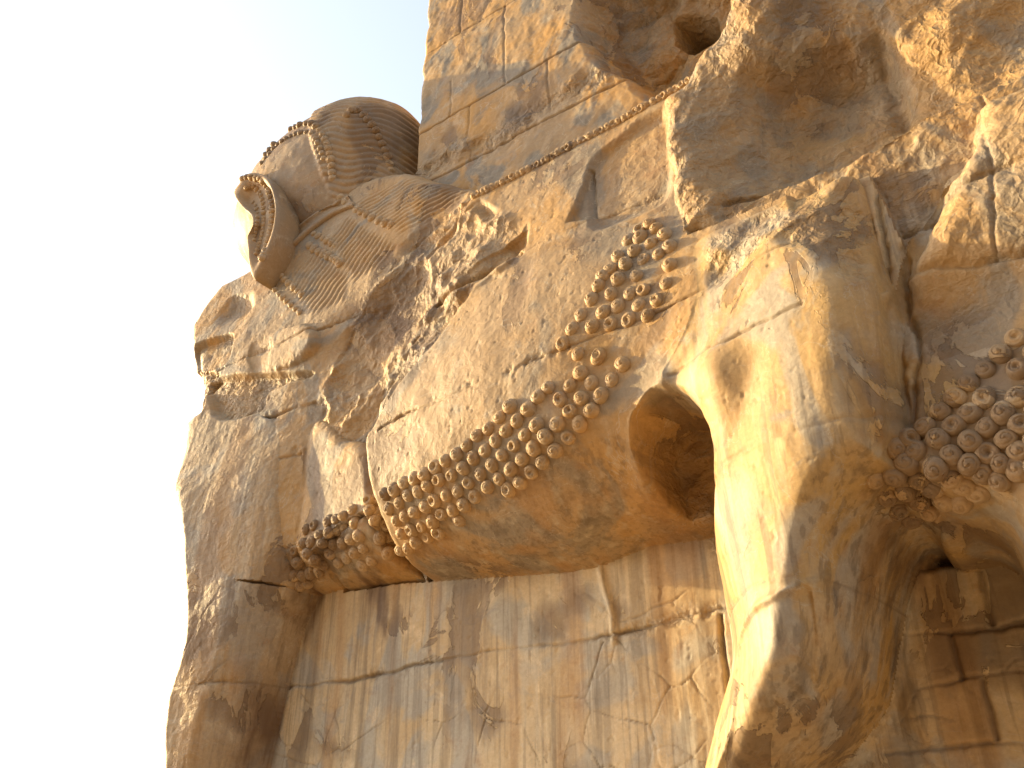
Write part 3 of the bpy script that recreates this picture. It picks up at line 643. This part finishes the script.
# row of worn locks along the top of the back
row = []
for i in range(44):
    x = -3.35 + i * .044 + .01 * crng.random()
    for q in range(2):
        zt = 6.16 - q * .05
        j = np.searchsorted(xs, x); ii = np.searchsorted(zs, zt); y = -D[ii, j]
        row.append((CM[int(crng.integers(0, 5))], curl_matrix(Vector((x + .02 * q, y, zt)), Vector((-.1, -.9, -.2)).normalized(), .030 + .008 * crng.random())))
put('back_curl', row, statue)

# ------------------------------------------------------------------ head details
bead_me = CM[0]
def beads(P, step, rad, out=.3, surf=T_head):
    its = []; P = smooth_line(np.array(P, float), 12); acc = 0; last = P[0]; L_ = []
    for a, b in zip(P[:-1], P[1:]):
        acc += np.linalg.norm(b - a)
        if acc >= step: L_.append(b); acc = 0
    for p in L_:
        loc, nrm, dist = hit(p[0], p[1], surf)
        if loc is None or dist > 14: continue
        v = Vector(ray(*p)); nrm = nrm if nrm.dot(v) < 0 else -nrm
        its.append((bead_me, curl_matrix(loc, nrm, rad * (.85 + .3 * crng.random()))))
    return its
B = []
B += beads([(262, 160), (285, 134), (310, 124), (324, 138), (330, 158), (333, 180)], 4.5, .040)
B += beads([(258, 168), (280, 143), (306, 132), (318, 144), (324, 160)], 4.5, .032)
B += beads([(342, 120), (355, 110), (372, 125), (385, 150), (392, 175)], 5.5, .042)
B += beads([(336, 195), (350, 205), (368, 216), (392, 226)], 5, .042)
B += beads([(305, 242), (318, 251), (332, 258), (342, 264)], 4.5, .046)
B += beads([(310, 231), (325, 240), (336, 246)], 4.5, .034)
B += beads([(268, 281), (278, 293), (290, 304), (302, 314)], 4.5, .032)
B += beads([(276, 272), (290, 284), (304, 296)], 5, .034)
put('hair_curl', B, head)

# worn fillet round the head, between the cap and the tresses
def strip(name, L, half, out, parent, surf):
    P = smooth_line(np.array(L, float), 14); T = np.gradient(P, axis=0); T /= np.linalg.norm(T, axis=1)[:, None]; Nn = np.c_[-T[:, 1], T[:, 0]]; V = []; ks = [-1, -1, -.8, -.6, -.5, 0, .5, .6, .8, 1, 1]; up_ = [-.05, .7, 1, 1, .5, .45, .5, 1, 1, .7, -.05]
    n_ = 0
    for p, q in zip(P, Nn):
        line = []
        for a, u in zip(ks, up_):
            loc, nrm, dist = hit(*(p + q * half * a), surf)
            if loc is None: break
            line.append(tuple(loc + (nrm if nrm.dot(Vector(ray(*p))) < 0 else -nrm) * out * u))
        if len(line) == 11: V += line; n_ += 1
    F = [(i * 11 + j, i * 11 + j + 1, (i + 1) * 11 + j + 1, (i + 1) * 11 + j) for i in range(n_ - 1) for j in range(10)]
    return link(name, np_mesh(name, np.array(V), np.array(F), M_head), parent)
strip('headband', [(270, 266), (284, 250), (305, 230), (330, 212), (352, 202)], 5.5, .035, head, T_head)

# bull's ear at the side of the face: a thick traced plate with a frilled rim
def plate(name, L, d0, thick, mat, parent, cent):
    P2 = smooth_line(pts(L, d0 + thick * .5), 3, True); c = P2.mean(0) if cent is None else np.array(at(*cent, d0 + thick * .5)); V = []; F = []; n = len(P2); rings = [(1, 0), (1.0, .7), (.96, .95), (.90, 1.0), (.80, .9), (.70, .5), (.40, .42), (.02, .5)]
    for sgn in (1, -1):
        for s_, h in rings:
            for p in P2:
                q = c + (p - c) * s_; V.append((q[0], -d0 - sgn * h * thick * .5, q[1]))
    k_ = len(rings)
    for sgn in (0, 1):
        for i in range(k_ - 1):
            for j in range(n):
                a = (sgn * k_ + i) * n + j; b = (sgn * k_ + i) * n + (j + 1) % n; F.append((a, b, b + n, a + n) if sgn else (a, a + n, b + n, b))
    return link(name, np_mesh(name, np.array(V), np.array(F), mat), parent)
ear = plate('ear', [(232, 192), (238, 182), (242, 174), (254, 171), (265, 175), (273, 187), (277, 208), (274, 234), (265, 258), (253, 279), (248, 266), (247, 252), (246, 240), (252, 227), (250, 215), (240, 206)], .42, .30, M_head, statue, (262, 205))
T_ear = tree_of([ear])
B = beads([(238, 180), (250, 177), (263, 182), (270, 196), (272, 215), (269, 236), (262, 258)], 3.6, .034, surf=T_ear)
B += beads([(243, 190), (253, 187), (261, 196), (264, 213), (262, 234), (256, 254)], 3.4, .028, surf=T_ear)
B += beads([(250, 200), (256, 206), (257, 220), (254, 240)], 3.4, .022, surf=T_ear)
put('ear_curl', B, ear)

# ------------------------------------------------------------------ facing pier of the gateway, added unseen behind the viewer to cut sky light
facing = thing('unseen_facing_pier', (-1.5, -9.2, 0), 'unseen limestone block pier across the gateway passage, added to block sky light and bounce warmth', 'gate pier')
frng = np.random.default_rng(5); z = 0.0
while z < 10.4:
    h = .9 + .5 * frng.random(); x = -5.5
    while x < 3.4:
        wd = min(1.2 + 1.3 * frng.random(), 3.6 - x); o_ = .03 * frng.random()
        box('stone_block', (x + .006, -10.6, z + .006), (x + wd - .006, -8.0 - o_, z + h - .006), M_pier, facing); x += wd
    z += h

# ------------------------------------------------------------------ ground
def ground_mat():
    m = bpy.data.materials.new('packed_earth'); m.use_nodes = True; n = m.node_tree.nodes; L = m.node_tree.links
    q = n.new('ShaderNodeTexNoise'); q.inputs['Scale'].default_value = .4; q.inputs['Detail'].default_value = 8; g = n.new('ShaderNodeNewGeometry'); L.new(g.outputs['Position'], q.inputs['Vector'])
    r = n.new('ShaderNodeValToRGB'); r.color_ramp.elements[0].color = (.33, .23, .13, 1); r.color_ramp.elements[1].color = (.46, .34, .21, 1); L.new(q.outputs['Fac'], r.inputs[0])
    L.new(r.outputs[0], n['Principled BSDF'].inputs['Base Color']); n['Principled BSDF'].inputs['Roughness'].default_value = .95; return m
gs = 4000
me = np_mesh('ground', np.array([(-gs, -gs, 0), (gs, -gs, 0), (gs, gs, 0), (-gs, gs, 0)], float), np.array([(0, 1, 2, 3)]), ground_mat())
g = link('ground', me); g['kind'] = 'structure'
